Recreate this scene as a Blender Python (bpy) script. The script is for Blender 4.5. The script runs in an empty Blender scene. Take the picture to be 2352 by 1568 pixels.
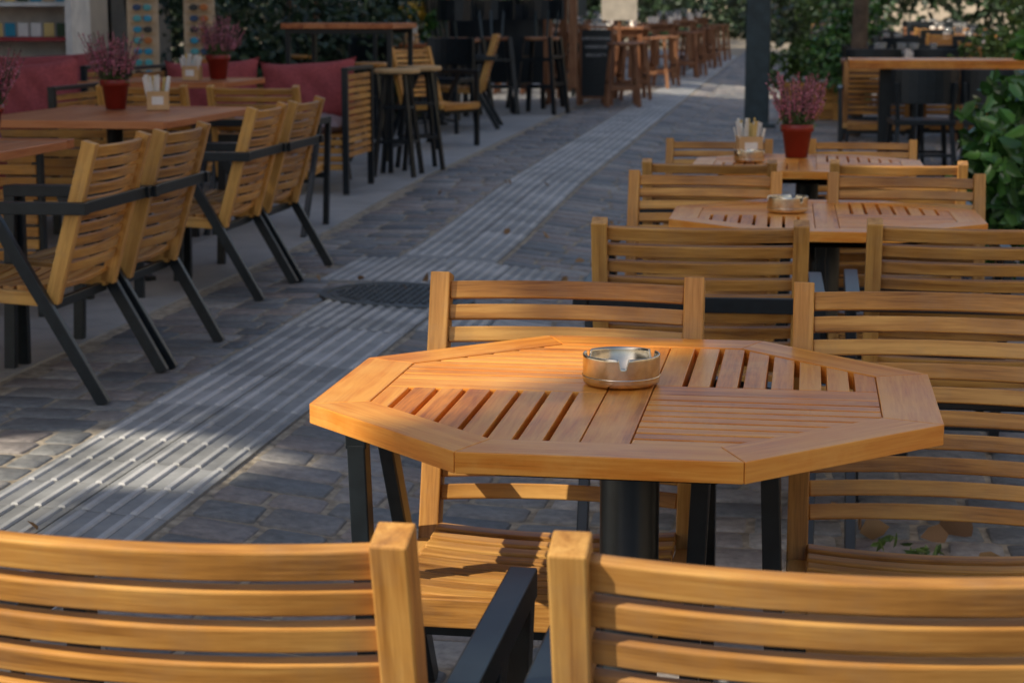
import bpy, math, random
import numpy as np
from mathutils import Vector, Matrix
random.seed(7); rng=np.random.default_rng(7)
S=bpy.context.scene
V=Vector

def sm(t):
    t=max(0.0,min(1.0,t)); return t*t*(3-2*t)
def gz(x,y):
    return .1*sm((-.7-x)/1.3)+.1*sm((y-9.5)/4.5)+max(0,y-14)*.01

# ------------------------------------------------------------ materials
def newmat(name):
    m=bpy.data.materials.new(name); m.use_nodes=True
    nt=m.node_tree; b=nt.nodes['Principled BSDF']
    return m,nt,b
def N(nt,t,**k):
    n=nt.nodes.new(t)
    for a,v in k.items(): setattr(n,a,v)
    return n
def ramp(nt,cols):
    r=N(nt,'ShaderNodeValToRGB'); e=r.color_ramp.elements
    while len(e)<len(cols): e.new(.5)
    for i,(p,c) in enumerate(cols):
        e[i].position=p; e[i].color=(*c,1)
    return r
def plain(name,col,rough=.5,metal=0,var=.15,scale=8,bump=0,coat=0,trans=0,spec=.5):
    m,nt,b=newmat(name)
    tc=N(nt,'ShaderNodeTexCoord'); no=N(nt,'ShaderNodeTexNoise'); no.inputs['Scale'].default_value=scale; no.inputs['Detail'].default_value=5
    nt.links.new(tc.outputs['Object'],no.inputs['Vector'])
    r=ramp(nt,[(.3,[c*(1-var) for c in col]),(.7,[min(1,c*(1+var)) for c in col])])
    nt.links.new(no.outputs['Fac'],r.inputs[0]); nt.links.new(r.outputs[0],b.inputs['Base Color'])
    b.inputs['Roughness'].default_value=rough; b.inputs['Metallic'].default_value=metal
    b.inputs['Specular IOR Level'].default_value=spec
    if coat: b.inputs['Coat Weight'].default_value=coat
    if trans: b.inputs['Transmission Weight'].default_value=trans
    if bump:
        bp=N(nt,'ShaderNodeBump'); bp.inputs['Strength'].default_value=bump; bp.inputs['Distance'].default_value=.01
        nt.links.new(no.outputs['Fac'],bp.inputs['Height']); nt.links.new(bp.outputs[0],b.inputs['Normal'])
    return m
def wood(name,dark,mid,light,rough=.5,coat=0,wear=0,wcol=None,orand=0):
    m,nt,b=newmat(name)
    at=N(nt,'ShaderNodeAttribute',attribute_name='gc'); rv=N(nt,'ShaderNodeAttribute',attribute_name='rv')
    mp=N(nt,'ShaderNodeMapping'); mp.inputs['Scale'].default_value=(2.2,38,38)
    nt.links.new(at.outputs['Vector'],mp.inputs[0])
    n1=N(nt,'ShaderNodeTexNoise'); n1.inputs['Scale'].default_value=1; n1.inputs['Detail'].default_value=6; n1.inputs['Distortion'].default_value=.6
    nt.links.new(mp.outputs[0],n1.inputs['Vector'])
    mp2=N(nt,'ShaderNodeMapping'); mp2.inputs['Scale'].default_value=(14,260,260)
    nt.links.new(at.outputs['Vector'],mp2.inputs[0])
    n2=N(nt,'ShaderNodeTexNoise'); n2.inputs['Scale'].default_value=1; n2.inputs['Detail'].default_value=3
    nt.links.new(mp2.outputs[0],n2.inputs['Vector'])
    n3=N(nt,'ShaderNodeTexNoise'); n3.inputs['Scale'].default_value=5; n3.inputs['Detail'].default_value=4
    nt.links.new(at.outputs['Vector'],n3.inputs['Vector'])
    a1=N(nt,'ShaderNodeMath',operation='MULTIPLY_ADD'); a1.inputs[1].default_value=.45; 
    nt.links.new(n2.outputs['Fac'],a1.inputs[0]); nt.links.new(n1.outputs['Fac'],a1.inputs[2])
    a2=N(nt,'ShaderNodeMath',operation='MULTIPLY_ADD'); a2.inputs[1].default_value=.28
    nt.links.new(rv.outputs['Fac'],a2.inputs[0]); nt.links.new(a1.outputs[0],a2.inputs[2])
    a3=N(nt,'ShaderNodeMath',operation='MULTIPLY_ADD'); a3.inputs[1].default_value=.45
    nt.links.new(n3.outputs['Fac'],a3.inputs[0]); nt.links.new(a2.outputs[0],a3.inputs[2])
    mr=N(nt,'ShaderNodeMapRange'); mr.inputs[1].default_value=.76; mr.inputs[2].default_value=1.32
    nt.links.new(a3.outputs[0],mr.inputs[0])
    r=ramp(nt,[(0,dark),(.5,mid),(1,light)]); nt.links.new(mr.outputs[0],r.inputs[0])
    col=r.outputs[0]
    rr=N(nt,'ShaderNodeMapRange'); rr.inputs[3].default_value=rough-.1; rr.inputs[4].default_value=rough+.12
    nt.links.new(n3.outputs['Fac'],rr.inputs[0])
    if wear:
        tc=N(nt,'ShaderNodeTexCoord'); n4=N(nt,'ShaderNodeTexNoise'); n4.inputs['Scale'].default_value=6; n4.inputs['Detail'].default_value=8; n4.inputs['Roughness'].default_value=.7
        nt.links.new(tc.outputs['Object'],n4.inputs['Vector'])
        mw=N(nt,'ShaderNodeMapRange'); mw.inputs[1].default_value=.48; mw.inputs[2].default_value=.7; mw.inputs[4].default_value=wear
        nt.links.new(n4.outputs['Fac'],mw.inputs[0])
        mx=N(nt,'ShaderNodeMix',data_type='RGBA'); nt.links.new(mw.outputs[0],mx.inputs[0]); nt.links.new(col,mx.inputs[6])
        mx.inputs[7].default_value=(*wcol,1) if wcol else (light[0]*1.05,light[1]*1.25,light[2]*1.8,1); col=mx.outputs[2]
    if orand:
        oi=N(nt,'ShaderNodeObjectInfo'); r5=ramp(nt,[(0,(.74,.76,.85)),(1,(1.05,1.03,1.0))])
        nt.links.new(oi.outputs['Random'],r5.inputs[0])
        m5=N(nt,'ShaderNodeMix',data_type='RGBA',blend_type='MULTIPLY'); m5.inputs[0].default_value=orand
        nt.links.new(col,m5.inputs[6]); nt.links.new(r5.outputs[0],m5.inputs[7]); col=m5.outputs[2]
    nt.links.new(col,b.inputs['Base Color']); nt.links.new(rr.outputs[0],b.inputs['Roughness'])
    b.inputs['Coat Weight'].default_value=coat; b.inputs['Coat Roughness'].default_value=.25
    b.inputs['Specular IOR Level'].default_value=.3
    bp=N(nt,'ShaderNodeBump'); bp.inputs['Strength'].default_value=.3; bp.inputs['Distance'].default_value=.002
    nt.links.new(a1.outputs[0],bp.inputs['Height']); nt.links.new(bp.outputs[0],b.inputs['Normal'])
    return m
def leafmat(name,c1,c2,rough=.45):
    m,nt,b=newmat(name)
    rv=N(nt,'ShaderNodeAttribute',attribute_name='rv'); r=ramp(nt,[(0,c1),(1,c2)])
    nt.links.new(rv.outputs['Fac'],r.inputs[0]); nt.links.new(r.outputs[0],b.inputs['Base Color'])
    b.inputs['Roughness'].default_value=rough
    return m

M_ch=wood('chair_wood',(.25,.10,.022),(.57,.26,.055),(.80,.43,.11),.45,.12,.45,(.42,.26,.13),1)
M_tb=wood('table_wood',(.44,.12,.014),(.76,.26,.030),(.90,.40,.07),.38,.28,.45)
M_dk=wood('brown_wood',(.11,.04,.018),(.24,.10,.045),(.40,.2,.1),.5,.1)
M_lt=wood('mahogany_table_wood',(.32,.085,.028),(.52,.17,.055),(.62,.24,.09),.42,.15)
M_bk=plain('black_steel',(.010,.015,.019),.36,0,.3,30,spec=.5)
M_bk2=plain('slot_shade_black',(.004,.004,.004),.7,0,.2,30,spec=.1)  # near-black colour that paints shade into the tabletop slots
M_st=plain('brushed_steel',(.70,.60,.46),.25,1,.12,60)
M_pot=plain('terracotta_red_plastic',(.27,.028,.02),.4)
M_soil=plain('soil',(.03,.02,.015),.9)
M_cush=plain('red_fabric',(.40,.08,.08),.9,0,.2,60,.3)
M_seatc=plain('grey_pink_fabric',(.36,.27,.27),.9,0,.15,60,.3)
M_white=plain('white_paper',(.82,.79,.72),.7)
M_menu=plain('menu_paper',(.42,.37,.3),.8)
M_yel=plain('yellow_paper',(.75,.55,.2),.7)
M_card=plain('kraft_card',(.62,.4,.19),.8)
M_beige=plain('beige_board',(.58,.42,.26),.7)
M_darkwall=plain('shop_shade_wall',(.035,.032,.03),.8,0,.5,1.5)  # shade of the shop openings put into the wall colour
M_wall=plain('plaster_wall',(.42,.36,.28),.85,0,.2,2)
M_pale=plain('pale_plaster_wall',(.75,.66,.52),.85,0,.1,2)
M_glassy=plain('dark_glass',(.02,.03,.035),.08)
M_teal=plain('teal_painted_steel',(.03,.05,.056),.45,0,.3,10)
M_bark=plain('bark',(.11,.08,.055),.9,0,.5,9,.8)
M_iron=plain('cast_iron',(.10,.11,.11),.5,.4,.4,20,.5)
M_gl=plain('clear_glass',(.8,.85,.85),.05,0,.02,8,0,0,.85)
M_leaf=leafmat('leaf_green',(.02,.06,.02),(.10,.25,.045),.26)
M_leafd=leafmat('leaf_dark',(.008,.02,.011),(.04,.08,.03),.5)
M_leafy=leafmat('leaf_light',(.04,.09,.02),(.16,.24,.05),.45)
M_heather=leafmat('heather_pink',(.34,.06,.11),(.72,.28,.36),.8)
M_stem=leafmat('heather_stem',(.05,.06,.03),(.1,.1,.05),.8)
M_dry=leafmat('dry_leaf',(.16,.08,.035),(.42,.25,.11),.8)

# ------------------------------------------------------------ mesh builder
class MB:
    def __init__(s): s.v=[];s.f=[];s.m=[];s.g=[];s.r=[];s.mats=[];s.smooth=[]
    def mi(s,mat):
        if mat not in s.mats: s.mats.append(mat)
        return s.mats.index(mat)
    def add(s,vs,fs,mat,gc=None,rv=None,smooth=False):
        o=len(s.v); rv=random.random() if rv is None else rv
        off=V((random.uniform(0,50),random.uniform(0,50),random.uniform(0,50)))
        for i,p in enumerate(vs):
            s.v.append(tuple(p)); s.g.append(tuple((V(gc[i]) if gc else V(p))+off)); s.r.append(rv)
        k=s.mi(mat)
        for f in fs: s.f.append([o+i for i in f]); s.m.append(k); s.smooth.append(smooth)
    def sweep(s,pts,side,hw,hh,mat,smooth=False):
        pts=[V(p) for p in pts]; side=V(side).normalized(); vs=[];gc=[];L=0
        for i,p in enumerate(pts):
            t=(pts[min(i+1,len(pts)-1)]-pts[max(i-1,0)]).normalized()
            sd=(side-t*side.dot(t)).normalized(); up=sd.cross(t).normalized()
            if i: L+=(p-pts[i-1]).length
            for a,b in ((-1,-1),(1,-1),(1,1),(-1,1)):
                vs.append(p+sd*hw*a+up*hh*b); gc.append((L,a*hw,b*hh))
        fs=[];n=len(pts)
        for i in range(n-1):
            for j in range(4):
                a=i*4+j;b=i*4+(j+1)%4; fs.append((a,b,b+4,a+4))
        fs.append((3,2,1,0)); e=(n-1)*4; fs.append((e,e+1,e+2,e+3))
        s.add(vs,fs,mat,gc,smooth=smooth)
    def box(s,c,size,mat,rz=0):
        c=V(c); R=Matrix.Rotation(rz,3,'Z'); x,y,z=size
        ax=0 if x>=y and x>=z else (1 if y>=z else 2)
        vs=[];gc=[]
        for i in range(8):
            p=V(((i&1)-.5,((i>>1)&1)-.5,((i>>2)&1)-.5)); p=V((p.x*x,p.y*y,p.z*z)); vs.append(c+R@p)
            q=[p.x,p.y,p.z]; gc.append((q[ax],q[(ax+1)%3],q[(ax+2)%3]))
        s.add(vs,[(0,2,3,1),(4,5,7,6),(0,1,5,4),(2,6,7,3),(0,4,6,2),(1,3,7,5)],mat,gc)
    def poly(s,pts,z0,z1,mat,ang=0):
        n=len(pts); c,si=math.cos(-ang),math.sin(-ang)
        vs=[(x,y,z0) for x,y in pts]+[(x,y,z1) for x,y in pts]
        gc=[(x*c-y*si,x*si+y*c,z) for x,y,z in vs]
        fs=[list(range(n))[::-1],list(range(n,2*n))]+[(i,(i+1)%n,n+(i+1)%n,n+i) for i in range(n)]
        s.add(vs,fs,mat,gc)
    def lathe(s,prof,mat,c=(0,0,0),n=24,smooth=True,fn=None):
        vs=[];m=len(prof)
        for j in range(n):
            a=2*math.pi*j/n
            for k,(r,z) in enumerate(prof):
                if fn: r,z=fn(k,a,r,z)
                vs.append((c[0]+r*math.cos(a),c[1]+r*math.sin(a),c[2]+z))
        fs=[(j*m+k,((j+1)%n)*m+k,((j+1)%n)*m+k+1,j*m+k+1) for j in range(n) for k in range(m-1)]
        s.add(vs,fs,mat,smooth=smooth)
    def mesh(s,name):
        me=bpy.data.meshes.new(name); me.from_pydata(s.v,[],s.f)
        for m in s.mats: me.materials.append(m)
        me.polygons.foreach_set('material_index',s.m); me.polygons.foreach_set('use_smooth',s.smooth)
        a=me.attributes.new('gc','FLOAT_VECTOR','POINT'); a.data.foreach_set('vector',np.array(s.g,dtype=np.float32).ravel())
        a=me.attributes.new('rv','FLOAT','POINT'); a.data.foreach_set('value',np.array(s.r,dtype=np.float32))
        me.update(); return me
    def obj(s,name,loc=(0,0,0),rz=0,bevel=0,scale=1,parent=None):
        me=s.mesh(name); o=bpy.data.objects.new(name,me); S.collection.objects.link(o)
        o.location=loc; o.rotation_euler[2]=rz; o.scale=(scale,)*3
        if bevel:
            b=o.modifiers.new('b','BEVEL'); b.width=bevel; b.segments=2; b.limit_method='ANGLE'; b.angle_limit=math.radians(50)
            bpy.context.view_layer.update()
            dg=bpy.context.evaluated_depsgraph_get()
            me2=bpy.data.meshes.new_from_object(o.evaluated_get(dg)); me2.name=name+'_mesh'
            o.modifiers.clear(); o.data=me2
        if parent: o.parent=parent
        return o
def inst(o,name,loc,rz=0,scale=1):
    c=bpy.data.objects.new(name,o.data); S.collection.objects.link(c); c.location=loc; c.rotation_euler[2]=rz; c.scale=(scale,)*3; return c
def fast_mesh(name,verts,nper,faces_local,rv,mat):
    n=len(verts)//nper; fl=np.array(faces_local); k=fl.shape[1]
    F=(fl[None]+ (np.arange(n)*nper)[:,None,None]).reshape(-1,k)
    me=bpy.data.meshes.new(name); me.vertices.add(len(verts)); me.vertices.foreach_set('co',verts.astype(np.float32).ravel())
    me.loops.add(F.size); me.loops.foreach_set('vertex_index',F.astype(np.int32).ravel())
    me.polygons.add(len(F)); me.polygons.foreach_set('loop_start',np.arange(0,F.size,k,dtype=np.int32))
    a=me.attributes.new('rv','FLOAT','POINT'); a.data.foreach_set('value',np.repeat(rv,nper).astype(np.float32))
    me.materials.append(mat); me.update(calc_edges=True); me.validate()
    return me
def leaves(name,pos,size,mat,aspect=.5,up=.3,parent=None,rv=None):
    n=len(pos); d=rng.normal(size=(n,3)); d[:,2]-=up*.5; d/=np.linalg.norm(d,axis=1)[:,None]
    q=rng.normal(size=(n,3)); q[:,2]*=.4; s=np.cross(d,q); s/=np.linalg.norm(s,axis=1)[:,None]; nn=np.cross(s,d)
    L=(size*rng.uniform(.6,1.3,n))[:,None]; w=L*aspect*.5
    b=pos-d*L*.5
    vs=np.stack([b,b+d*L*.3-s*w+nn*w*.35,b+d*L*.7-s*w*.75+nn*w*.25,b+d*L-nn*L*.08,b+d*L*.7+s*w*.75+nn*w*.25,b+d*L*.3+s*w+nn*w*.35],1).reshape(-1,3)
    rv=rng.uniform(0,1,n) if rv is None else rv
    me=fast_mesh(name,vs,6,[(0,3,2,1),(0,5,4,3)],rv,mat)
    o=bpy.data.objects.new(name,me); S.collection.objects.link(o)
    if parent: o.parent=parent
    return o
def blob_pts(n,c,r,k=9,seed=0):
    rg=np.random.default_rng(seed); cs=rg.normal(size=(k,3))*np.array(r)*.5+np.array(c)
    p=rg.normal(size=(n,3)); p/=np.linalg.norm(p,axis=1)[:,None]; p*=rg.uniform(.5,1,(n,1))**.5
    return cs[rg.integers(0,k,n)]+p*np.array(r)*rg.uniform(.35,.6,(n,1))

# ------------------------------------------------------------ ground
def grid(name,xs,ys,mat,dz):
    vs=[(x,y,gz(x,y)+dz) for y in ys for x in xs]; w=len(xs)
    fs=[(j*w+i,j*w+i+1,(j+1)*w+i+1,(j+1)*w+i) for j in range(len(ys)-1) for i in range(w-1)]
    me=bpy.data.meshes.new(name); me.from_pydata(vs,[],fs); me.materials.append(mat)
    for p in me.polygons: p.use_smooth=True
    o=bpy.data.objects.new(name,me); S.collection.objects.link(o); return o
def groundmat():
    m,nt,b=newmat('sandy_ground'); tc=N(nt,'ShaderNodeTexCoord')
    n1=N(nt,'ShaderNodeTexNoise'); n1.inputs['Scale'].default_value=25; n1.inputs['Detail'].default_value=8
    nt.links.new(tc.outputs['Object'],n1.inputs['Vector'])
    r=ramp(nt,[(.3,(.2,.165,.12)),(.7,(.5,.42,.31))]); nt.links.new(n1.outputs['Fac'],r.inputs[0]); nt.links.new(r.outputs[0],b.inputs['Base Color'])
    b.inputs['Roughness'].default_value=.9
    bp=N(nt,'ShaderNodeBump'); bp.inputs['Distance'].default_value=.01; nt.links.new(n1.outputs['Fac'],bp.inputs['Height']); nt.links.new(bp.outputs[0],b.inputs['Normal'])
    return m
xs=[-80,-30,-12,-6]+[-4+.2*i for i in range(31)]+[3,6,12,30,80]
ys=[-60,-20,-5]+[i*.5 for i in range(0,81)]+[45,50,60,80,120,200]
grid('ground',xs,ys,groundmat(),-.0065)
def stonemat():
    m,nt,b=newmat('sett_stone'); tc=N(nt,'ShaderNodeTexCoord'); rv=N(nt,'ShaderNodeAttribute',attribute_name='rv')
    n1=N(nt,'ShaderNodeTexNoise'); n1.inputs['Scale'].default_value=30; n1.inputs['Detail'].default_value=8; n1.inputs['Roughness'].default_value=.65
    n2=N(nt,'ShaderNodeTexNoise'); n2.inputs['Scale'].default_value=1.3; n2.inputs['Detail'].default_value=4
    for n in (n1,n2): nt.links.new(tc.outputs['Object'],n.inputs['Vector'])
    r=ramp(nt,[(0,(.13,.14,.15)),(.35,(.20,.205,.205)),(.65,(.26,.225,.21)),(1,(.31,.30,.285))])
    nt.links.new(rv.outputs['Fac'],r.inputs[0])
    mx=N(nt,'ShaderNodeMix',data_type='RGBA',blend_type='MULTIPLY'); mx.inputs[0].default_value=1
    r2=ramp(nt,[(.25,(.55,.55,.55)),(.75,(1.5,1.46,1.4))]); nt.links.new(n1.outputs['Fac'],r2.inputs[0])
    nt.links.new(r.outputs[0],mx.inputs[6]); nt.links.new(r2.outputs[0],mx.inputs[7])
    mx2=N(nt,'ShaderNodeMix',data_type='RGBA',blend_type='MULTIPLY'); mx2.inputs[0].default_value=1
    r3=ramp(nt,[(.3,(.75,.75,.75)),(.7,(1.25,1.23,1.2))]); nt.links.new(n2.outputs['Fac'],r3.inputs[0])
    nt.links.new(mx.outputs[2],mx2.inputs[6]); nt.links.new(r3.outputs[0],mx2.inputs[7])
    nt.links.new(mx2.outputs[2],b.inputs['Base Color']); b.inputs['Roughness'].default_value=.55
    bp=N(nt,'ShaderNodeBump'); bp.inputs['Distance'].default_value=.006; bp.inputs['Strength'].default_value=.8
    nt.links.new(n1.outputs['Fac'],bp.inputs['Height']); nt.links.new(bp.outputs[0],b.inputs['Normal'])
    return m
SX0,SX1=-2.12,-1.60
def in_strip(x,y):
    if SX0-.02<x<SX1+.02: return True
    if 8.62<y<9.55 and -2.3<x<-1.28: return True
    if 7.42<y<7.96 and SX1<x<-.3: return True
    return False
sv=[];sf=[];srv=[]
y=.6
while y<46:
    rowh=random.uniform(.145,.18); x=-2.76+random.uniform(0,.1)
    while x<3.2:
        w=random.uniform(.15,.31); nx=x+w
        if x<SX0-.01<nx: nx=SX0-.012
        elif SX0-.02<=x<SX1: x=SX1+.015; continue
        if nx-x<.05: x=nx+.012; continue
        cx=(x+nx)/2; cy=y+rowh/2
        if not in_strip(cx,cy):
            g=.008; x0,x1,y0,y1=x+g,nx-g,y+g,y+rowh-g
            c=min(.012,(x1-x0)*.2)
            o=[(x0+c,y0),(x1-c,y0),(x1,y0+c),(x1,y1-c),(x1-c,y1),(x0+c,y1),(x0,y1-c),(x0,y0+c)]
            o=[(a+random.uniform(-.0045,.0045),b+random.uniform(-.0045,.0045)) for a,b in o]
            mx_,my_=(x0+x1)/2,(y0+y1)/2; hz=random.uniform(-.002,.002); tx,ty=random.uniform(-.014,.014),random.uniform(-.014,.014)
            base=len(sv)
            for ins,dz in ((0,-.02),(.002,-.004),(.008,0)):
                for a,b in o:
                    dx,dy=a-mx_,b-my_; L=math.hypot(dx,dy); k=(L-ins)/L
                    sv.append((mx_+dx*k,my_+dy*k,gz(mx_+dx*k,my_+dy*k)+dz+hz+(tx*dx+ty*dy)*(dz>-.01)))
            sv.append((mx_,my_,gz(mx_,my_)+hz+.001))
            for rr_ in (0,8):
                for i in range(8): sf.append((base+rr_+i,base+rr_+(i+1)%8,base+rr_+8+(i+1)%8,base+rr_+8+i))
            for i in range(8): sf.append((base+16+i,base+16+(i+1)%8,base+24))
            srv+= [random.random()]*25
        x=nx
    y+=rowh
me=bpy.data.meshes.new('cobblestone_street'); me.from_pydata(sv,[],sf); me.materials.append(stonemat())
a=me.attributes.new('rv','FLOAT','POINT'); a.data.foreach_set('value',np.array(srv,dtype=np.float32))
for p in me.polygons: p.use_smooth=True
o=bpy.data.objects.new('cobblestone_street',me); S.collection.objects.link(o)

def slabmat(name,cols):
    m,nt,b=newmat(name); tc=N(nt,'ShaderNodeTexCoord'); rv=N(nt,'ShaderNodeAttribute',attribute_name='rv')
    n1=N(nt,'ShaderNodeTexNoise'); n1.inputs['Scale'].default_value=4; n1.inputs['Detail'].default_value=9; n1.inputs['Roughness'].default_value=.7
    nt.links.new(tc.outputs['Object'],n1.inputs['Vector'])
    ad=N(nt,'ShaderNodeMath',operation='MULTIPLY_ADD'); ad.inputs[1].default_value=.3; nt.links.new(rv.outputs['Fac'],ad.inputs[0]); nt.links.new(n1.outputs['Fac'],ad.inputs[2])
    r=ramp(nt,[(.35,cols[0]),(.65,cols[1]),(.95,cols[2])]); nt.links.new(ad.outputs[0],r.inputs[0]); nt.links.new(r.outputs[0],b.inputs['Base Color'])
    b.inputs['Roughness'].default_value=.6
    bp=N(nt,'ShaderNodeBump'); bp.inputs['Distance'].default_value=.004; nt.links.new(n1.outputs['Fac'],bp.inputs['Height']); nt.links.new(bp.outputs[0],b.inputs['Normal'])
    return m
M_slab=slabmat('pale_slab',((.24,.24,.23),(.37,.365,.345),(.46,.45,.42)))
M_tac=slabmat('tactile_slab',((.23,.23,.22),(.38,.38,.365),(.60,.59,.57)))
tp=MB(); 
yy=-1.0
while yy<46:
    xx=-2.77
    while xx>-6.6:
        g=.004; a0,a1,b0,b1=xx-.6+g,xx-g,yy+g,yy+.9-g
        vs=[(x,y,gz(x,y)+.002+dz) for dz in (0,-.03) for x,y in ((a0,b0),(a1,b0),(a1,b1),(a0,b1))]
        tp.add(vs,[(0,1,2,3),(4,5,1,0),(5,6,2,1),(6,7,3,2),(7,4,0,3)],M_slab)
        xx-=.6
    yy+=.9
tp.obj('terrace_paving')

ts=MB()
def tile(x0,x1,y0,y1,kind):
    g=.003
    vs=[(x,y,gz(x,y)+dz) for dz in (0.002,-.03) for x,y in ((x0+g,y0+g),(x1-g,y0+g),(x1-g,y1-g),(x0+g,y1-g))]
    r=random.random()
    ts.add(vs,[(0,1,2,3),(4,5,1,0),(5,6,2,1),(6,7,3,2),(7,4,0,3)],M_tac,rv=r*.8-.4)
    def rib(a0,a1,b0,b1):
        i=.004; vs=[(x,y,gz(x,y)+.002) for x,y in ((a0,b0),(a1,b0),(a1,b1),(a0,b1))]+[(x,y,gz(x,y)+.0075) for x,y in ((a0+i,b0+i),(a1-i,b0+i),(a1-i,b1-i),(a0+i,b1-i))]
        ts.add(vs,[(4,5,6,7),(0,1,5,4),(1,2,6,5),(2,3,7,6),(3,0,4,7)],M_tac,rv=min(1.4,r+.6))
    W,H=x1-x0,y1-y0
    if kind=='y':
        for k in range(4):
            c=x0+W*(k+.5)/4; rib(c-.011,c+.011,y0+.008,y1-.008)
    elif kind=='x':
        for k in range(4):
            c=y0+H*(k+.5)/4; rib(x0+.012,x1-.012,c-.013,c+.013)
    elif kind=='b':
        for i in range(5):
            for j in range(5):
                c,d=x0+W*(i+.5)/5,y0+H*(j+.5)/5; rib(c-.014,c+.014,d-.014,d+.014)
T=.26
y=.55
while y<42:
    if y+T<=7.5 or y>=9.5: kind='y'
    elif y<7.95: kind='b'
    else: kind='p'
    if not(8.6<y+T*.5<9.5):
        for i in range(2): tile(SX0+i*T,SX0+(i+1)*T,y,y+T,kind)
    y+=T
for i in range(4):
    for j in range(3): tile(-2.32+i*.27,-2.32+(i+1)*.27,8.66+j*.29,8.66+(j+1)*.29,'b')
for i in range(5):
    for j in range(2): tile(SX1+.01+i*T,SX1+.01+(i+1)*T,7.44+j*.26,7.44+(j+1)*.26,'x' if i else 'b')
ts.obj('tactile_paving')
mh=MB(); mx0,my0=-1.84,8.26
mh.lathe([(0,.008),(.1,.008),(.2,.008),(.3,.008),(.302,.004),(.318,.004),(.32,.011),(.355,.011),(.36,-.02)],M_iron,n=48,smooth=False)
for i in range(-8,9):
    for j in range(-8,9):
        if (i*i+j*j)*.033**2<.27**2: mh.box((i*.033,j*.033,.010),(.018,.018,.008),M_iron,rz=.78*((i+j)%2))
mh.v=[(x+mx0,y+my0,z+gz(x+mx0,y+my0)) for x,y,z in mh.v]
mh.obj('manhole_cover')

# ------------------------------------------------------------ chair
def build_chair():
    c=MB(); yb=lambda z:.13*(.85-z)/.45
    nrm=(0,.961,.278)
    for s in (-1,1):
        c.sweep([(s*.25,yb(.33),.33),(s*.25,yb(.856),.856)],(1,0,0),.0195,.024,M_ch)
        c.sweep([(s*.25,.155,.338),(s*.25,.58,.362)],(1,0,0),.018,.022,M_ch)
    for i in range(10):
        z=.824-.0425*i; hh=.0175 if i==0 else .0150
        pts=[(x,yb(z)+.004-.034*(1-(x/.232)**2),z) for x in np.linspace(-.232,.232,21)]
        c.sweep(pts,nrm,.009,hh,M_ch)
    for i in range(9):
        y=.165+i*.049; z=.370+.03*((y-.36)/.25)**2*.5
        pts=[(x,y,z-.012*(1-(x/.232)**2)) for x in np.linspace(-.232,.232,9)]
        c.sweep(pts,(0,1,0),.0185,.009,M_ch)
    c.sweep([(-.232,.583,.352),(.232,.583,.352)],(0,1,0),.011,.026,M_ch)
    for s in (-1,1):
        x=s*.298
        c.sweep([(x,.0,.645),(x,.545,.642)],(1,0,0),.0185,.02,M_bk)
        c.sweep([(x,.524,.63),(s*.272,.54,0)],(1,0,0),.016,.021,M_bk)
        c.sweep([(x,.33,.63),(x-.012*s,-.03,0)],(1,0,0),.014,.021,M_bk)
    c.sweep([(-.28,.018,.645),(.28,.018,.645)],(0,1,0),.007,.02,M_bk)
    c.sweep([(-.28,.18,.31),(.28,.18,.31)],(0,1,0),.012,.016,M_bk)
    c.sweep([(-.275,.53,.31),(.275,.53,.31)],(0,1,0),.012,.016,M_bk)
    return c
CH=build_chair().obj('wooden_armchair',(-.645,1.74,0),bevel=.0028)
def chair(x,y,rz,jit=.02,sc=1):
    return inst(CH,'wooden_armchair',(x,y,gz(x,y)),rz+random.uniform(-jit,jit),sc)
pi=math.pi
chair(.032,1.735,0,.006)
chair(-.46,3.60,pi,.005); chair(.25,3.56,pi,.008)
chair(-.26,4.62,0); chair(.42,4.70,0)
chair(-.345,6.42,pi,.02,.97); chair(.33,6.44,pi,.02,.97)
chair(-.37,7.15,0,.02,.95); chair(.34,7.2,0,.02,.95)
chair(-.41,8.8,pi,.02,.92); chair(.25,8.85,pi,.02,.92)
def chairL(x,y,rz=pi/2,sc=1): chair(x,y,rz,.012,sc)
chairL(-2.29,6.0);chairL(-2.28,6.635);chairL(-2.43,8.25);chairL(-2.42,8.885)
chair(-3.12,10.3,0); chair(-3.78,10.3,0)
chair(-3.1,18.6,pi/2+.1,.02,1.08)
chair(-3.5,16.3,-pi/2-.5)

# ------------------------------------------------------------ octagonal table
def clip(poly,A):
    for k in range(8):
        a=math.pi/4*k; nx,ny=math.cos(a),math.sin(a); out=[]
        for i in range(len(poly)):
            p,q=poly[i],poly[(i+1)%len(poly)]; dp=p[0]*nx+p[1]*ny-A; dq=q[0]*nx+q[1]*ny-A
            if dp<=0: out.append(p)
            if (dp<0)!=(dq<0) and abs(dp-dq)>1e-9:
                t=dp/(dp-dq); out.append((p[0]+t*(q[0]-p[0]),p[1]+t*(q[1]-p[1])))
        poly=out
        if len(poly)<3: return []
    cl=[]
    for p in poly:
        if not cl or math.hypot(p[0]-cl[-1][0],p[1]-cl[-1][1])>1e-4: cl.append(p)
    if len(cl)>1 and math.hypot(cl[0][0]-cl[-1][0],cl[0][1]-cl[-1][1])<1e-4: cl.pop()
    ar=sum(cl[i][0]*cl[(i+1)%len(cl)][1]-cl[(i+1)%len(cl)][0]*cl[i][1] for i in range(len(cl)))/2 if len(cl)>2 else 0
    return cl if ar>1e-4 else []
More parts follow.
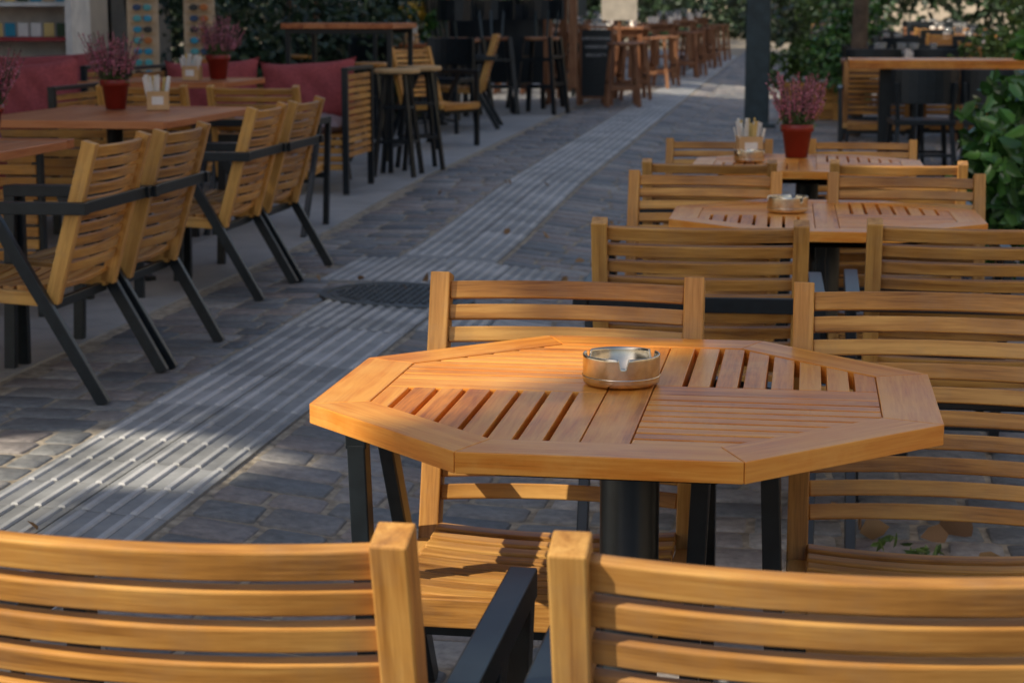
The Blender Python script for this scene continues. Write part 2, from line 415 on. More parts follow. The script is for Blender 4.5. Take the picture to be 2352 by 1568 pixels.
def pedestal(t,h,r=.05):
    t.lathe([(0,h),(r,h),(r,.06),(r+.02,.04),(0,.04)],M_bk,n=24)
    for k in range(4):
        a=math.pi/4+math.pi/2*k; d=V((math.cos(a),math.sin(a),0))
        pts=[d*.03+V((0,0,.06)),d*.12+V((0,0,.055)),d*.24+V((0,0,.035)),d*.33+V((0,0,.015)),d*.36+V((0,0,.012))]
        t.sweep(pts,d.cross(V((0,0,1))),.025,.012,M_bk)
    for k in (0,1):
        t.box((0,0,h-.008),(.5,.05,.02),M_bk,rz=k*pi/2+.0)
def build_table():
    t=MB(); A=.495; B=.405; c=1/math.cos(pi/8)
    for k in range(8):
        a0=pi/8+pi/4*(k-1); a1=a0+pi/4; e=.0012
        q=[(A*c*math.cos(a0+e),A*c*math.sin(a0+e)),(A*c*math.cos(a1-e),A*c*math.sin(a1-e)),(B*c*math.cos(a1-e),B*c*math.sin(a1-e)),(B*c*math.cos(a0+e),B*c*math.sin(a0+e))]
        t.poly(q,.718,.75,M_tb,ang=a0+pi/8+pi/2)
    z0,z1=.719,.7485; h=.036
    t.poly(clip([(-h,-1),(h,-1),(h,1),(-h,1)],B-.0012),z0,z1,M_tb,ang=pi/2)
    for s in (-1,1):
        r=[(h+.002,-h),(1,-h),(1,h),(h+.002,h)]
        if s<0: r=[(-x,-y) for x,y in r]
        t.poly(clip(r,B-.0012),z0,z1,M_tb)
    def quad(sx,sy,alongy,n,gap):
        step=(B-h)/n
        for i in range(n):
            lo=h+i*step+(gap if i else .002); hi=h+(i+1)*step
            if alongy: r=[(sx*lo,sy*(h+.002)),(sx*hi,sy*(h+.002)),(sx*hi,sy*1),(sx*lo,sy*1)]
            else: r=[(sx*(h+.002),sy*lo),(sx*1,sy*lo),(sx*1,sy*hi),(sx*(h+.002),sy*hi)]
            ar=sum(r[j][0]*r[(j+1)%4][1]-r[(j+1)%4][0]*r[j][1] for j in range(4))
            if ar<0: r=r[::-1]
            p=clip(r,B-.0012)
            if p: t.poly(p,z0,z1,M_tb,ang=pi/2 if alongy else 0)
    quad(-1,-1,True,8,.0095); quad(1,1,True,8,.0095); quad(1,-1,False,9,.0085); quad(-1,1,False,9,.0085)
    q=[(.39*c*math.cos(pi/8+pi/4*k),.39*c*math.sin(pi/8+pi/4*k)) for k in range(8)]
    t.poly(q,.690,.693,M_bk2)  # plate added under the slats so the gaps read as dark shade
    pedestal(t,.689)
    return t
TB=build_table().obj('octagonal_table',(-.28,3.03,0),bevel=.0014)
inst(TB,'octagonal_table',(.06,6.0,0),.01,.98); inst(TB,'octagonal_table',(0,8.15,0),0,.98)

def build_ash():
    a=MB(); R=.065; H=.05; cs=(-1.42,-1.42+2*pi/3,-1.42+4*pi/3)
    def fn(k,an,r,z):
        if 4<=k<=8:
            d=min(abs((an-c0+pi)%(2*pi)-pi) for c0 in cs)
            dep=max(0,min(1,1-(d-.07)/.07)); dep=dep*dep*(3-2*dep); z=z-.015*dep
        return r,z
    a.lathe([(0,0),(R-.005,0),(R-.001,.003),(R,.008),(R,H*.9),(R,H-.001),(R-.001,H),(R-.003,H),(R-.004,H*.9),(R-.004,.006),(0,.005)],M_st,n=200,fn=fn)
    a.lathe([(R-.0005,.012),(R+.0012,.013),(R+.0012,.0145),(R-.0005,.0155)],M_st,n=96)
    return a
ASH=build_ash().obj('ashtray',(-.30,3.07,.7515),.0)
inst(ASH,'ashtray',(-.06,6.05,.737),.6,1.0); inst(ASH,'ashtray',(-.25,8.12,.737),1.2)

def heather(loc,seed,sc=1):
    rg=random.Random(seed); p=MB()
    p.lathe([(0,0),(.045,0),(.06,.105),(.068,.105),(.07,.135),(.064,.135),(.06,.115),(0,.115)],M_pot,n=32)
    p.lathe([(.06,.118),(.03,.122),(0,.122)],M_soil,n=16)
    root=p.obj('heather_pot',loc,scale=sc)
    st=MB(); P=[]
    for i in range(95):
        a=rg.uniform(0,2*pi); rr=.055*math.sqrt(rg.random()); ln=rg.uniform(.1,.24); sp=rg.uniform(.3,1.9)
        b=V((rr*math.cos(a),rr*math.sin(a),.115)); e=b+V((math.cos(a)*rr*sp*1.2+rg.uniform(-.025,.025),math.sin(a)*rr*sp*1.2+rg.uniform(-.025,.025),ln))
        m=(b+e)/2+V((rg.uniform(-.006,.006),rg.uniform(-.006,.006),0))
        st.sweep([b,m,e],(1,0,0),.0012,.0012,M_stem)
        for k in range(26):
            t=.35+.65*k/26; q=b.lerp(e,t)+V((rg.uniform(-1,1),rg.uniform(-1,1),rg.uniform(-1,1)))*.007*(1.3-t); P.append(q)
    st.obj('stems',parent=root)
    leaves('blossom',np.array(P),.010,M_heather,.7,-1,parent=root)
    G=[(rg.gauss(0,.03),rg.gauss(0,.03),rg.uniform(.12,.19)) for _ in range(500)]
    leaves('foliage',np.array(G),.02,M_leafy,.25,-1,parent=root)
def packets(loc,seed,sc=1,rz=0):
    rg=random.Random(seed); p=MB(); w=.045; h=.08
    for s,(dx,dy,sx,sy) in enumerate(((0,-w,2*w,.003),(0,w,2*w,.003),(-w,0,.003,2*w-.003),(w,0,.003,2*w-.003))):
        p.box((dx,dy,h/2),(sx,sy,h),M_card)
    p.box((0,0,.002),(2*w-.004,2*w-.004,.003),M_card)
    p.box((.0,-w-.002,h*.5),(.05,.0015,.035),M_white)
    for i in range(30):
        x,y=rg.uniform(-.034,.034),rg.uniform(-.034,.034)
        p.sweep([(x,y,.006),(x*1.5+rg.uniform(-.01,.01),y*1.4,rg.uniform(.11,.15))],(math.cos(i),math.sin(i),0),.0065,.0015,M_white if rg.random()<.72 else M_yel)
    p.obj('sugar_packet_holder',loc,rz,scale=sc)
heather((-.05,8.42,.737),1,1.08); packets((-.26,8.42,.737),2,1.15,.2)

# ------------------------------------------------------------ left terrace tables
def rect_table(name,x0,x1,y0,y1,h,mat,n=6):
    t=MB(); cx,cy=(x0+x1)/2,(y0+y1)/2; w,l=x1-x0,y1-y0
    for i in range(n):
        t.box((-w/2+w/n*(i+.5),0,h-.02),(w/n-.002,l-.14,.034),mat)
    for s in (-1,1): t.box((0,s*(l/2-.035),h-.018),(w,.068,.036),mat)
    pedestal(t,h-.036,.04)
    return t.obj(name,(cx,cy,gz(cx,cy)),bevel=.003)
rect_table('rectangular_cafe_table',-3.75,-2.86,5.75,7.02,.78,M_lt)
rect_table('rectangular_cafe_table',-3.85,-2.86,8.05,9.45,.79,M_lt)
rect_table('rectangular_cafe_table',-4.5,-3.55,11.1,12.0,.81,M_lt)
gt=.79+.102
heather((-3.46,9.05,gt),3,1.1); packets((-3.24,9.06,gt),4,1.15,.3)
heather((-3.12,6.78,gt-.01),5,1.05)
heather((-3.74,11.6,.81+.145),6,1.15); packets((-3.88,11.5,.81+.145),7,1.1)

def cushion(w,h,d,mat,name='cushion'):
    bm=MB(); n=14; vs=[];
    for side in (1,-1):
        for j in range(n+1):
            for i in range(n+1):
                u,v=i/n*2-1,j/n*2-1; th=(max(0,(1-u**4)*(1-v**4)))**.45
                x=u*w/2*(1-.07*(1-v*v*v*v)); z=v*h/2*(1-.14*(1-u**4))
                wr=.012*math.sin(9*u+5*v)*th
                vs.append((x,side*(d/2*th)+wr,z))
    fs=[];m=(n+1)**2
    for j in range(n):
        for i in range(n):
            a=j*(n+1)+i; fs.append((a,a+1,a+n+2,a+n+1)); fs.append((m+a,m+a+n+1,m+a+n+2,m+a+1))
    bm.add(vs,fs,mat,smooth=True); return bm.obj(name)
def sofa(x0,x1,y,rz=0,ncush=2,cz=.70):
    w=x1-x0; t=MB()
    for s in (-1,1):
        x=s*w/2
        for yy in (-.36,.36): t.sweep([(x,yy,0),(x,yy,.82)],(1,0,0),.02,.02,M_bk)
        t.sweep([(x,-.38,.83),(x,.38,.83)],(1,0,0),.022,.012,M_bk)
        for k in range(12): t.sweep([(x,-.335,.26+k*.047),(x,.335,.26+k*.047)],(1,0,0),.009,.017,M_ch)
    for k in range(6): t.sweep([(-w/2+.02,.34,.45+k*.055),(w/2-.02,.34,.45+k*.055)],(0,1,0),.009,.02,M_ch)
    for k in range(4): t.sweep([(-w/2+.02,-.34,.18+k*.055),(w/2-.02,-.34,.18+k*.055)],(0,1,0),.009,.02,M_ch)
    for k in range(9): t.sweep([(-w/2+.02,-.3+k*.075,.385),(w/2-.02,-.3+k*.075,.385)],(0,1,0),.025,.01,M_ch)
    r=t.obj('slatted_sofa',((x0+x1)/2,y,gz((x0+x1)/2,y)),rz,bevel=.002)
    cw=(w-.1)/ncush
    for i in range(ncush):
        c=cushion(cw,.46,.2,M_cush,'back_cushion'); c.parent=r; c.location=(-w/2+.05+cw*(i+.5),.2,cz); c.rotation_euler=(-.2,random.uniform(-.1,.1),0)
        c=cushion(cw,.62,.12,M_seatc,'seat_cushion'); c.parent=r; c.location=(-w/2+.05+cw*(i+.5),-.03,.45); c.rotation_euler=(pi/2,0,0)
    return r
sofa(-4.55,-3.05,12.52,0,2,.66)
sofa(-5.5,-4.28,10.56,0,2,.76)
sofa(-5.9,-4.9,12.6,0,1)
def bench_back(x0,x1,y):
    t=MB(); w=x1-x0
    for s in (-1,1):
        for yy in (0,.5): t.sweep([(s*w/2,yy,0),(s*w/2,yy,.72 if yy==0 else .42)],(1,0,0),.02,.02,M_bk)
    for k in range(9): t.sweep([(-w/2,-.022,.26+k*.052),(w/2,-.022,.26+k*.052)],(0,1,0),.009,.02,M_ch)
    for k in range(7): t.sweep([(-w/2,.04+k*.075,.43),(w/2,.04+k*.075,.43)],(0,1,0),.028,.011,M_ch)
    t.obj('slatted_bench',((x0+x1)/2,y,gz((x0+x1)/2,y)),bevel=.002)
bench_back(-4.4,-3.18,7.4); bench_back(-4.7,-3.45,9.7)
p=MB(); 
p.lathe([(0,-.33),(.2,-.33),(.24,-.2),(.27,.08),(.29,.2),(.26,.33),(.18,.4),(0,.42)],M_cush,n=32); p.obj('round_pouf',(-4.3,8.9,.44))

# ------------------------------------------------------------ high table & stools
def high_table(x,y,w,l,h,mat=M_lt):
    t=MB()
    for i in range(5): t.box((-w/2+w/5*(i+.5),0,h-.02),(w/5-.003,l,.04),mat)
    for sx in (-1,1):
        for sy in (-1,1): t.sweep([(sx*(w/2-.04),sy*(l/2-.06),0),(sx*(w/2-.04),sy*(l/2-.06),h-.04)],(1,0,0),.018,.018,M_bk)
        t.box((sx*(w/2-.04),0,.2),(.03,l-.12,.03),M_bk)
    t.box((0,l/2-.06,h-.06),(w-.08,.03,.035),M_bk);t.box((0,-l/2+.06,h-.06),(w-.08,.03,.035),M_bk)
    return t.obj('high_table',(x,y,gz(x,y)),bevel=.003)
high_table(-3.45,13.95,.85,.85,1.10)
high_table(-4.3,17.2,.8,.8,1.05)
def stool(x,y,h=.78,mat=M_ch,leg=M_bk,name='bar_stool',rz=0,r=.17):
    t=MB(); t.lathe([(0,h),(r-.01,h),(r,h-.008),(r,h-.03),(r-.01,h-.036),(0,h-.036)],mat,n=28)
    for k in range(4):
        a=pi/4+pi/2*k; c,s=math.cos(a),math.sin(a)
        t.sweep([(c*.1,s*.1,h-.03),(c*.21,s*.21,0)],(-s,c,0),.014,.014,leg)
    for z,rr in ((.25,.175),(.5,.14)):
        for k in range(4):
            a=pi/4+pi/2*k; b=a+pi/2; t.sweep([(math.cos(a)*rr,math.sin(a)*rr,z),(math.cos(b)*rr,math.sin(b)*rr,z)],(0,0,1),.01,.01,leg)
    return t.obj(name,(x,y,gz(x,y)),rz)
stool(-2.98,13.45,mat=M_card);stool(-2.93,14.0,rz=.4,mat=M_card);stool(-3.75,13.3,mat=M_white);stool(-3.5,14.7,rz=.2);stool(-3.95,14.0,mat=M_white);stool(-3.45,13.2,.76,mat=M_white,rz=.3)
rect_table('rectangular_cafe_table',-4.3,-3.55,18.7,19.5,.82,M_lt); packets((-4.05,19,.82+gz(-4,19)),9,1.3)
stool(-3.9,15.8,.5,M_ch); stool(-4.6,16.6,.78,rz=.3); stool(-3.8,17.5,.78,rz=.7)

def bar_chair(x,y,rz,h=.85):
    t=MB(); t.lathe([(0,h),(.2,h),(.21,h-.02),(.2,h-.04),(0,h-.04)],M_dk,n=28)
    for sx in (-1,1):
        for sy in (-1,1): t.sweep([(sx*.16,sy*.16,h),(sx*.24,sy*.24,0)],(1,0,0),.022,.022,M_bk)
    for z in (.3,.6):
        for s in (-1,1):
            t.box((0,s*.2,z),(.4,.025,.03),M_bk); t.box((s*.2,0,z+.03),(.025,.4,.03),M_bk)
    pts=[(.24*math.cos(a),.24*math.sin(a)+.02,h+.3) for a in np.linspace(pi*.05,pi*.95,9)]
    t.sweep(pts,(0,0,1),.11,.012,M_bk)
    for a in (.3,.5,.7): t.sweep([(.19*math.cos(a*pi),.19*math.sin(a*pi),h),(.24*math.cos(a*pi),.24*math.sin(a*pi)+.02,h+.3)],(1,0,0),.012,.012,M_teal)
    t.obj('bar_chair',(x,y,gz(x,y)),rz)
bar_chair(-3.5,20.8,.3);bar_chair(-2.98,20.9,-.2);bar_chair(-3.2,22.0,1.2);bar_chair(-2.95,24.8,2);bar_chair(-3.95,20.5,.9);bar_chair(-3.7,19.9,2.4)
def trestle_table(x,y,w,l,h,mat=M_dk,rz=0):
    t=MB()
    for i in range(6): t.box((-w/2+w/6*(i+.5),0,h-.02),(w/6-.004,l,.04),mat)
    for sx in (-1,1):
        for sy in (-1,1): t.box((sx*(w/2-.06),sy*(l/2-.08),(h-.04)/2),(.07,.07,h-.04),mat)
        t.box((sx*(w/2-.06),0,.3),(.05,l-.2,.07),mat)
    for sy in (-1,1): t.box((0,sy*(l/2-.08),h-.09),(w-.16,.04,.09),mat)
    t.obj('wooden_table',(x,y,gz(x,y)),rz,bevel=.004)
def wstool(x,y,h=.72,rz=0):
    t=MB()
    for i in range(3): t.box((-.12+.12*i,0,h-.015),(.115,.34,.03),M_dk)
    for sx in (-1,1):
        for sy in (-1,1): t.sweep([(sx*.13,sy*.13,h-.03),(sx*.19,sy*.17,0)],(1,0,0),.022,.022,M_dk)
        t.box((sx*.165,0,.3),(.03,.3,.045),M_dk)
    for sy in (-1,1): t.box((0,sy*.15,.22),(.34,.03,.045),M_dk)
    t.obj('wooden_stool',(x,y,gz(x,y)),rz,bevel=.003)
def glasses(x,y,z,seed,n=4):
    rg=random.Random(seed); t=MB()
    for i in range(n):
        t.lathe([(0,0),(.03,0),(.034,.005),(.004,.01),(.004,.07),(.034,.1),(.036,.16),(.034,.16),(.031,.1),(0,.075)],M_gl,(rg.uniform(-.3,.3),rg.uniform(-.25,.25),0),n=12)
    for k in range(3): t.box((rg.uniform(-.3,.3),rg.uniform(-.25,.25),.05),(.09,.05,.1),M_white,rz=rg.random()*3)
    t.obj('wine_glasses',(x,y,z))
for i,(x,y) in enumerate(((-2.85,23.6),(-2.75,27.4),(-2.55,31),(-2.5,35),(-2.5,39),(-3.9,26),(-3.9,30.5),(-4,35))):
    trestle_table(x,y,.8,1.1,.86); glasses(x,y,.86+gz(x,y),i,5)
    wstool(x+.55,y-.5,rz=.1*i); wstool(x+.62,y+.35,rz=.3); wstool(x-.1,y-.85,.6); 
wstool(-2.2,22.3,.75,.2)
t=MB()
for x,y in ((-3.0,21.6),(-2.72,21.7),(-3.0,23),(-4.2,21.6),(-4.2,23)): t.box((x,y,.9),(.09,.09,1.3),M_dk)
t.box((-3.6,22.3,1.5),(1.4,1.6,.06),M_dk); t.box((-3.6,21.6,.75),(1.1,.05,.9),M_bk)
t.obj('timber_bar_counter',(0,0,.28))
t=MB(); t.box((0,0,.5),(.36,.02,.8),M_bk)
for s in (-1,1): t.box((s*.19,0,.48),(.03,.035,.96),M_dk)
t.box((0,0,.93),(.35,.03,.03),M_dk); t.box((0,0,.09),(.35,.03,.03),M_dk)
cb=t.obj('chalkboard_sign',(-2.55,22.6,gz(-2.42,22.6)+.0))
M_chalk=plain('chalk',(.6,.6,.58),.9)
for k,s in enumerate(('LIVE COOKING','HOMEMADE','SPAGHETTI')):
    cu=bpy.data.curves.new('lettering','FONT'); cu.body=s; cu.size=.05; cu.align_x='CENTER'; cu.extrude=.001; cu.materials.append(M_chalk)
    o=bpy.data.objects.new('lettering_%d'%k,cu); S.collection.objects.link(o); o.parent=cb; o.location=(0,-.013,.78-.1*k); o.rotation_euler=(pi/2,0,0)
t=MB(); t.box((0,0,1.12),(.5,.02,.3),M_menu); t.box((0,.03,.5),(.04,.04,1.0),M_dk); t.box((0,.02,.015),(.35,.35,.03),M_dk); t.obj('menu_stand',(-2.65,26.3,gz(-2.6,26)))

# ------------------------------------------------------------ sunglasses rack, postcard shelf
t=MB(); lens=[plain('lens_%d'%i,c,.3) for i,c in enumerate(((.02,.3,.45),(.02,.06,.15),(.5,.14,.02),(.02,.02,.02),(.1,.4,.4)))]
for s in (-1,1):
    t.box((s*.22,0,.95),(.24,.03,1.5),M_beige)
    for r in range(17):
        z=.28+r*.085
        for e in (-1,1):
            m=random.choice(lens); cx=s*.22+e*.04; vs=[(cx+.034*math.cos(a),-.03,z+.026*math.sin(a)) for a in np.linspace(0,2*pi,13)[:-1]]
            vs2=[(cx+.028*math.cos(a),-.036,z+.02*math.sin(a)) for a in np.linspace(0,2*pi,13)[:-1]]
            t.add(vs+vs2,[list(range(12,24))[::-1]]+[(i,(i+1)%12,12+(i+1)%12,12+i) for i in range(12)],m)
        t.box((s*.22,-.03,z+.012),(.02,.006,.005),M_bk)
        t.box((s*.22,-.022,z-.032),(.2,.02,.006),M_card)
t.box((0,.05,.1),(.8,.4,.15),M_dk)
t.obj('sunglasses_display_rack',(-4.95,14.2,gz(-5.5,14.3)),.2)
t=MB()
for s in (-1,1): t.box((s*.7,0,.85),(.05,.5,1.7),M_white)
Msr=plain('shelf_red',(.35,.04,.04),.5)
for k in range(6):
    t.box((0,.02*k,.2+k*.26),(1.34,.42,.03),Msr if k%2 else M_white)
    for i in range(13):
        m=random.choice([M_white,M_yel,M_beige,M_card,lens[0],M_leafd]); t.box((-.6+i*.1,-.14+.02*k,.27+k*.26),(.08,.01,.1),m)
t.box((0,.25,.85),(1.4,.02,1.7),M_white)
t.obj('postcard_shelf',(-6.2,13.6,gz(-6,14)),.1)
t=MB(); t.box((0,0,1.6),(.5,.5,3.2),M_wall); t.box((0,0,.15),(.56,.56,.3),M_wall); t.obj('plaster_pillar',(-6.35,15.6,.2),bevel=.01)

# ------------------------------------------------------------ right background
t=MB(); t.box((0,0,2.6),(.26,.26,5.2),M_teal); t.box((0,0,.02),(.4,.4,.04),M_teal); t.obj('steel_post',(-.56,20.5,gz(-.5,20.5)),bevel=.01)
def planter(x,y,w,l,h,mat=M_dk,rz=0,name='wooden_planter'):
    t=MB(); n=max(3,int(h/.09))
    for k in range(n):
        z=h/n*(k+.5)
        for s in (-1,1):
            t.box((0,s*l/2,z),(w,.025,h/n-.012),mat); t.box((s*w/2,0,z),(.025,l-.03,h/n-.012),mat)
    for sx in (-1,1):
        for sy in (-1,1): t.box((sx*(w/2+.005),sy*(l/2+.005),h/2),(.06,.06,h+.02),mat)
    t.box((0,0,h-.06),(w-.04,l-.04,.04),M_soil)
    return t.obj(name,(x,y,gz(x,y)),rz)
planter(.0,22.0,.6,.5,.42,M_ch)
leaves('shrub',blob_pts(2500,(.0,22,.42+gz(0,22)+.35),(.35,.3,.45),seed=3),.07,M_leafy)
def bar_table_r(x0,x1,y,h):
    t=MB(); w=x1-x0
    for i in range(4): t.box((0,-.3+.2*i,h-.035),(w,.195,.07),M_tb)
    for s in (-1,0,1): 
        t.box((s*(w/2-.3),0,(h-.07)/2),(.1,.1,h-.07),M_bk); t.box((s*(w/2-.3),0,.02),(.4,.4,.03),M_bk)
    t.obj('high_bar_table',((x0+x1)/2,y,gz(1,y)),bevel=.004)
bar_table_r(.3,2.8,15.4,.9)
def black_chair(x,y,rz,h=.5):
    t=MB()
    for sx in (-1,1):
        for sy in (-1,1): t.sweep([(sx*.2,sy*.18,h),(sx*.24,sy*.24,0)],(1,0,0),.018,.018,M_bk)
    t.box((0,0,h),(.46,.44,.04),M_bk)
    pts=[(.27*math.sin(a),-.2+.1*(1-math.cos(a)),h+.27) for a in np.linspace(-1.2,1.2,11)]
    t.sweep(pts,(0,0,1),.13,.015,M_bk)
    for s in (-1,1): t.sweep([(s*.2,-.18,h),(s*.22,-.2,h+.3)],(1,0,0),.015,.015,M_bk)
    for s in (-1,1): t.box((0,s*.2,h*.45),(.42,.02,.025),M_bk)
    t.obj('black_chair',(x,y,gz(x,y)),rz,bevel=.004)
black_chair(.85,14.7,.1,.45);black_chair(1.4,14.75,-.1,.45);black_chair(2.2,14.8,0)
black_chair(-4.5,19.9,.4);black_chair(-4.4,18.2,2.8);black_chair(-3.5,17.9,2.9)
chair(.55,15.95,pi,.1);chair(1.2,16.1,pi,.1);chair(1.9,16.1,pi,.1)
for i,(x,y) in enumerate(((.9,19),(2.4,19.2),(.8,24),(2.3,23.5),(.6,28.5),(2.2,28),(3.8,21),(3.9,26),(.6,33),(2.3,33),(5.2,24),(.6,38),(2.4,38),(4.2,31))):
    trestle_table(x,y,1.2,.8,.78); glasses(x,y,.78+gz(x,y),50+i,8)
    for s in (-1,1):
        if i%2: inst(CH,'wooden_armchair',(x+s*.32,y-.75,gz(x,y)),random.uniform(-.15,.15))
        else: black_chair(x+s*.32,y-.6,random.uniform(-.2,.2))
        black_chair(x+s*.32,y+.6,pi+random.uniform(-.2,.2))
pp=np.concatenate([blob_pts(2600,(1.32,9.7,.60),(.5,.6,.52),16,5),blob_pts(500,(1.4,9.8,1.1),(.35,.4,.22),6,8)])
leaves('laurel_bush',pp,.12,M_leaf,.5,.6)
pp=blob_pts(2400,(2.1,12.2,.8),(.6,1.0,.6),14,6)
leaves('laurel_bush',pp,.13,M_leaf,.5,.6)

def hedge(name,c,r,n,seed,mat=M_leafd,size=.11,k=14): return leaves(name,blob_pts(n,c,r,k,seed),size,mat,.5,.4)
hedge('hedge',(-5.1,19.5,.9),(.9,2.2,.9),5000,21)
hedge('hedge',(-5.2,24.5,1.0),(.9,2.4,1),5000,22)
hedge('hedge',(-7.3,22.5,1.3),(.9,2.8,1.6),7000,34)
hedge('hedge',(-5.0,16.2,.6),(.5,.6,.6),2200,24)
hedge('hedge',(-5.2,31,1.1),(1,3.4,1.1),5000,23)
hedge('hedge',(5.8,18,1.1),(1,3.5,1.2),5000,25,M_leaf)
hedge('hedge',(6,26,1.1),(1,4,1.2),5000,26,M_leaf)
hedge('hedge',(1.9,17.5,1.1),(.5,.3,.35),1200,30,M_leafy,.08)
hedge('hedge',(.5,21.5,1.0),(.4,.5,.6),1500,31,M_leaf,.09)
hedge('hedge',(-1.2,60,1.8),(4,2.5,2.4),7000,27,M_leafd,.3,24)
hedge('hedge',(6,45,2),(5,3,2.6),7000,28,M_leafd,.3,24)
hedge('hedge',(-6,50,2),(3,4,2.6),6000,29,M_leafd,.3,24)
M_yf=leafmat('yellow_petal',(.5,.25,.02),(.8,.5,.05)); 
planter(-4.35,20.6,.5,.4,.75,M_dk)
leaves('yellow_flowers',blob_pts(200,(-4.35,20.6,1.35),(.22,.2,.12),5,4),.05,M_yf,.8)
leaves('flower_foliage',blob_pts(900,(-4.35,20.6,1.2),(.25,.22,.2),6,4),.07,M_leaf,.4)

def facade(name,x,face,y0,y1,h,wall,floors=1):
    t=MB(); d=.4; n=max(1,int((y1-y0)/4))
    t.box((x-face*d*1.5,(y0+y1)/2,1.75),(d,y1-y0,3.5),M_darkwall)
    t.box((x-face*.55,(y0+y1)/2,(3.5+h)/2),(.5,y1-y0,h-3.5),wall)
    for i in range(n+1):
        y=y0+(y1-y0)*i/n; t.box((x-face*.1,y,h/2),(.5,.55,h),wall)
    t.box((x-face*.08,(y0+y1)/2,3.3),(.46,y1-y0+.6,.7),wall)
    t.box((x-face*.1,(y0+y1)/2,h-.15),(.7,y1-y0+.7,.3),wall)
    for i in range(n):
        y=y0+(y1-y0)*(i+.5)/n
        t.box((x-face*.3,y,1.75),(.05,2.6,2.3),M_glassy); t.box((x-face*.26,y,.35),(.1,2.9,.6),M_dk)
        for s in (-1,0,1): t.box((x-face*.25,y+s*1.3,1.7),(.08,.07,2.4),M_dk)
        for f in range(floors):
            zf=4.9+f*3
            t.box((x-face*.28,y,zf),(.06,1.1,1.5),M_glassy)
            for s in (-1,1): t.box((x-face*.22,y+s*.85,zf),(.06,.55,1.6),M_teal)
    t.obj(name,(0,0,.15))
facade('shop_building',-7.4,1,6.5,20.5,11.8,M_wall,2)
facade('shop_building',-7.4,1,25,44,9,M_wall,2)
facade('stone_building',10.5,-1,-8,60,8.0,M_pale,1)  # pale walls and height set to bounce warm light into the street
t=MB(); t.box((0,0,4),(30,.6,8),M_wall); 
for i in range(-3,4): t.box((i*4,-.33,4.5),(1.2,.1,2),M_glassy)
t.obj('end_building',(0,75,.5))

# ------------------------------------------------------------ trees
SE=math.radians(42); AZ=V((-.80,-.60)).normalized()
sdir=V((AZ.x*math.cos(SE),AZ.y*math.cos(SE),math.sin(SE)))
def tree(x,y,h,seed,r0=.16):
    rg=random.Random(seed); t=MB(); z0=gz(x,y)
    def limb(p,d,L,r,lev):
        pts=[V(p)]; rs=[r]
        for i in range(5):
            d=(V(d)+V((rg.uniform(-.14,.14),rg.uniform(-.14,.14),rg.uniform(-.02,.1)))).normalized(); pts.append(pts[-1]+d*L/5); rs.append(r*(1-.11*(i+1)))
        vs=[];m=9
        for q,rr in zip(pts,rs):
            for j in range(m): vs.append(q+V((math.cos(2*pi*j/m)*rr,math.sin(2*pi*j/m)*rr,0)))
        t.add(vs,[(i*m+j,i*m+(j+1)%m,(i+1)*m+(j+1)%m,(i+1)*m+j) for i in range(5) for j in range(m)],M_bark,smooth=True)
        if lev<3:
            for k in range(4 if lev==0 else 3):
                a=rg.uniform(0,2*pi); limb(pts[-1] if k<2 else pts[-2],(math.cos(a),math.sin(a),.8),L*.6,rs[-1]*.75,lev+1)
    limb((0,0,-.1),(0,0,1),h,r0,0)
    t.obj('plane_tree',(x,y,z0))
tree(-6.1,16.9,4.6,1,.15); tree(-9.2,4.0,4.8,2,.26); tree(-9.2,-1.0,4.8,3,.26); tree(-9.2,-6,4.8,4,.26)  # all but the first are unseen trunks added under the sun-blocking leaves
tree(.42,19.3,3.6,6,.1)
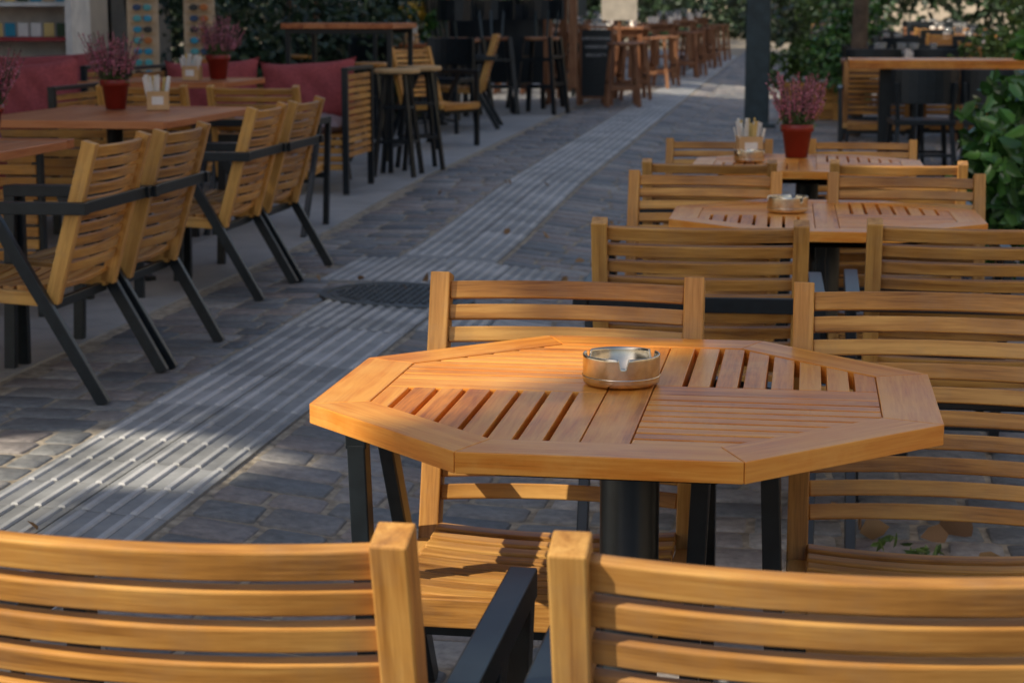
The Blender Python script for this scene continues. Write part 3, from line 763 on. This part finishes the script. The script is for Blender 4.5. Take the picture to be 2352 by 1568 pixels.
# unseen leaf slab added to block the sun; holes cut to place sun patches
nC=28000
X=rng.uniform(-10.4,-8.0,nC); Y=rng.uniform(-8,6.6,nC); Z=rng.uniform(2.6,13.0,nC)
def proj(zt): k=(Z-zt)/sdir.z; return X-sdir.x*k,Y-sdir.y*k
keep=np.ones(nC,bool)
def hole(cx,cy,rx,ry,rot,zt,thin=1.0):
    px,py=proj(zt); c,s=math.cos(rot),math.sin(rot); dx,dy=px-cx,py-cy; a=(dx*c+dy*s)/rx; b=(-dx*s+dy*c)/ry
    rr=a*a+b*b; global keep; keep&=~((rr<1)&(rng.random(nC)<thin))
hole(-2.05,5.0,.60,.44,.3,.09)
hole(-2.2,4.4,.45,.40,.3,.09)
hole(-.80,3.06,.42,.50,-.5,.75)
hole(-.58,3.36,.48,.32,.2,.75)
hole(-.85,1.70,.6,.34,.1,.85)
hole(.25,1.70,.7,.28,0,.85)
hole(.35,7.2,.35,.2,0,.85)
Xk,Yk,Zk=X[keep],Y[keep],Z[keep]
leaves('sun_blocker_leaves',np.stack([Xk,Yk,Zk],1),.29,M_leafd,.75,0)

P=[];
for x,y in [(random.uniform(-2.7,2.2),random.uniform(2.5,14)) for _ in range(60)]: P.append((x,y,gz(x,y)+.015))
leaves('fallen_leaves',np.array(P),.06,M_dry,.6,0)
leaves('fallen_leaves',np.array([(.16,4.88,.04),(.2,4.83,.03),(.35,4.76,.04),(.42,4.9,.03),(.1,5.0,.03),(.55,4.3,.03),(.47,4.6,.03),(-1.1,9.9,.04)]),.10,M_dry,.7,0)
leaves('weeds',blob_pts(50,(.34,4.62,.02),(.09,.07,.03),4,2),.045,M_leafy,.3,-.5)

# ------------------------------------------------------------ light / world / camera
w=bpy.data.worlds.new('World'); S.world=w; w.use_nodes=True; nt=w.node_tree; bg=nt.nodes['Background']
sk=nt.nodes.new('ShaderNodeTexSky'); sk.sky_type='NISHITA'; sk.sun_disc=False; sk.sun_elevation=SE; sk.sun_rotation=math.atan2(AZ.x,AZ.y); sk.dust_density=2.8
nt.links.new(sk.outputs[0],bg.inputs[0]); bg.inputs[1].default_value=.15
L=bpy.data.lights.new('sun','SUN'); L.energy=5; L.angle=math.radians(.5); L.color=(1,.9,.74)
lo=bpy.data.objects.new('sun',L); S.collection.objects.link(lo); lo.rotation_euler=sdir.to_track_quat('Z','Y').to_euler()
cam=bpy.data.cameras.new('camera'); co=bpy.data.objects.new('camera',cam); S.collection.objects.link(co); S.camera=co
th=math.atan(749/4280); co.location=(0,0,1.36); co.rotation_euler=(pi/2-th,0,math.radians(9.0))
cam.lens=4280/2352*36; cam.clip_end=500; cam.clip_start=.05
cam.dof.use_dof=True; cam.dof.focus_distance=3.1; cam.dof.aperture_fstop=9
S.view_settings.view_transform='Standard'; S.view_settings.look='None'; S.view_settings.exposure=0
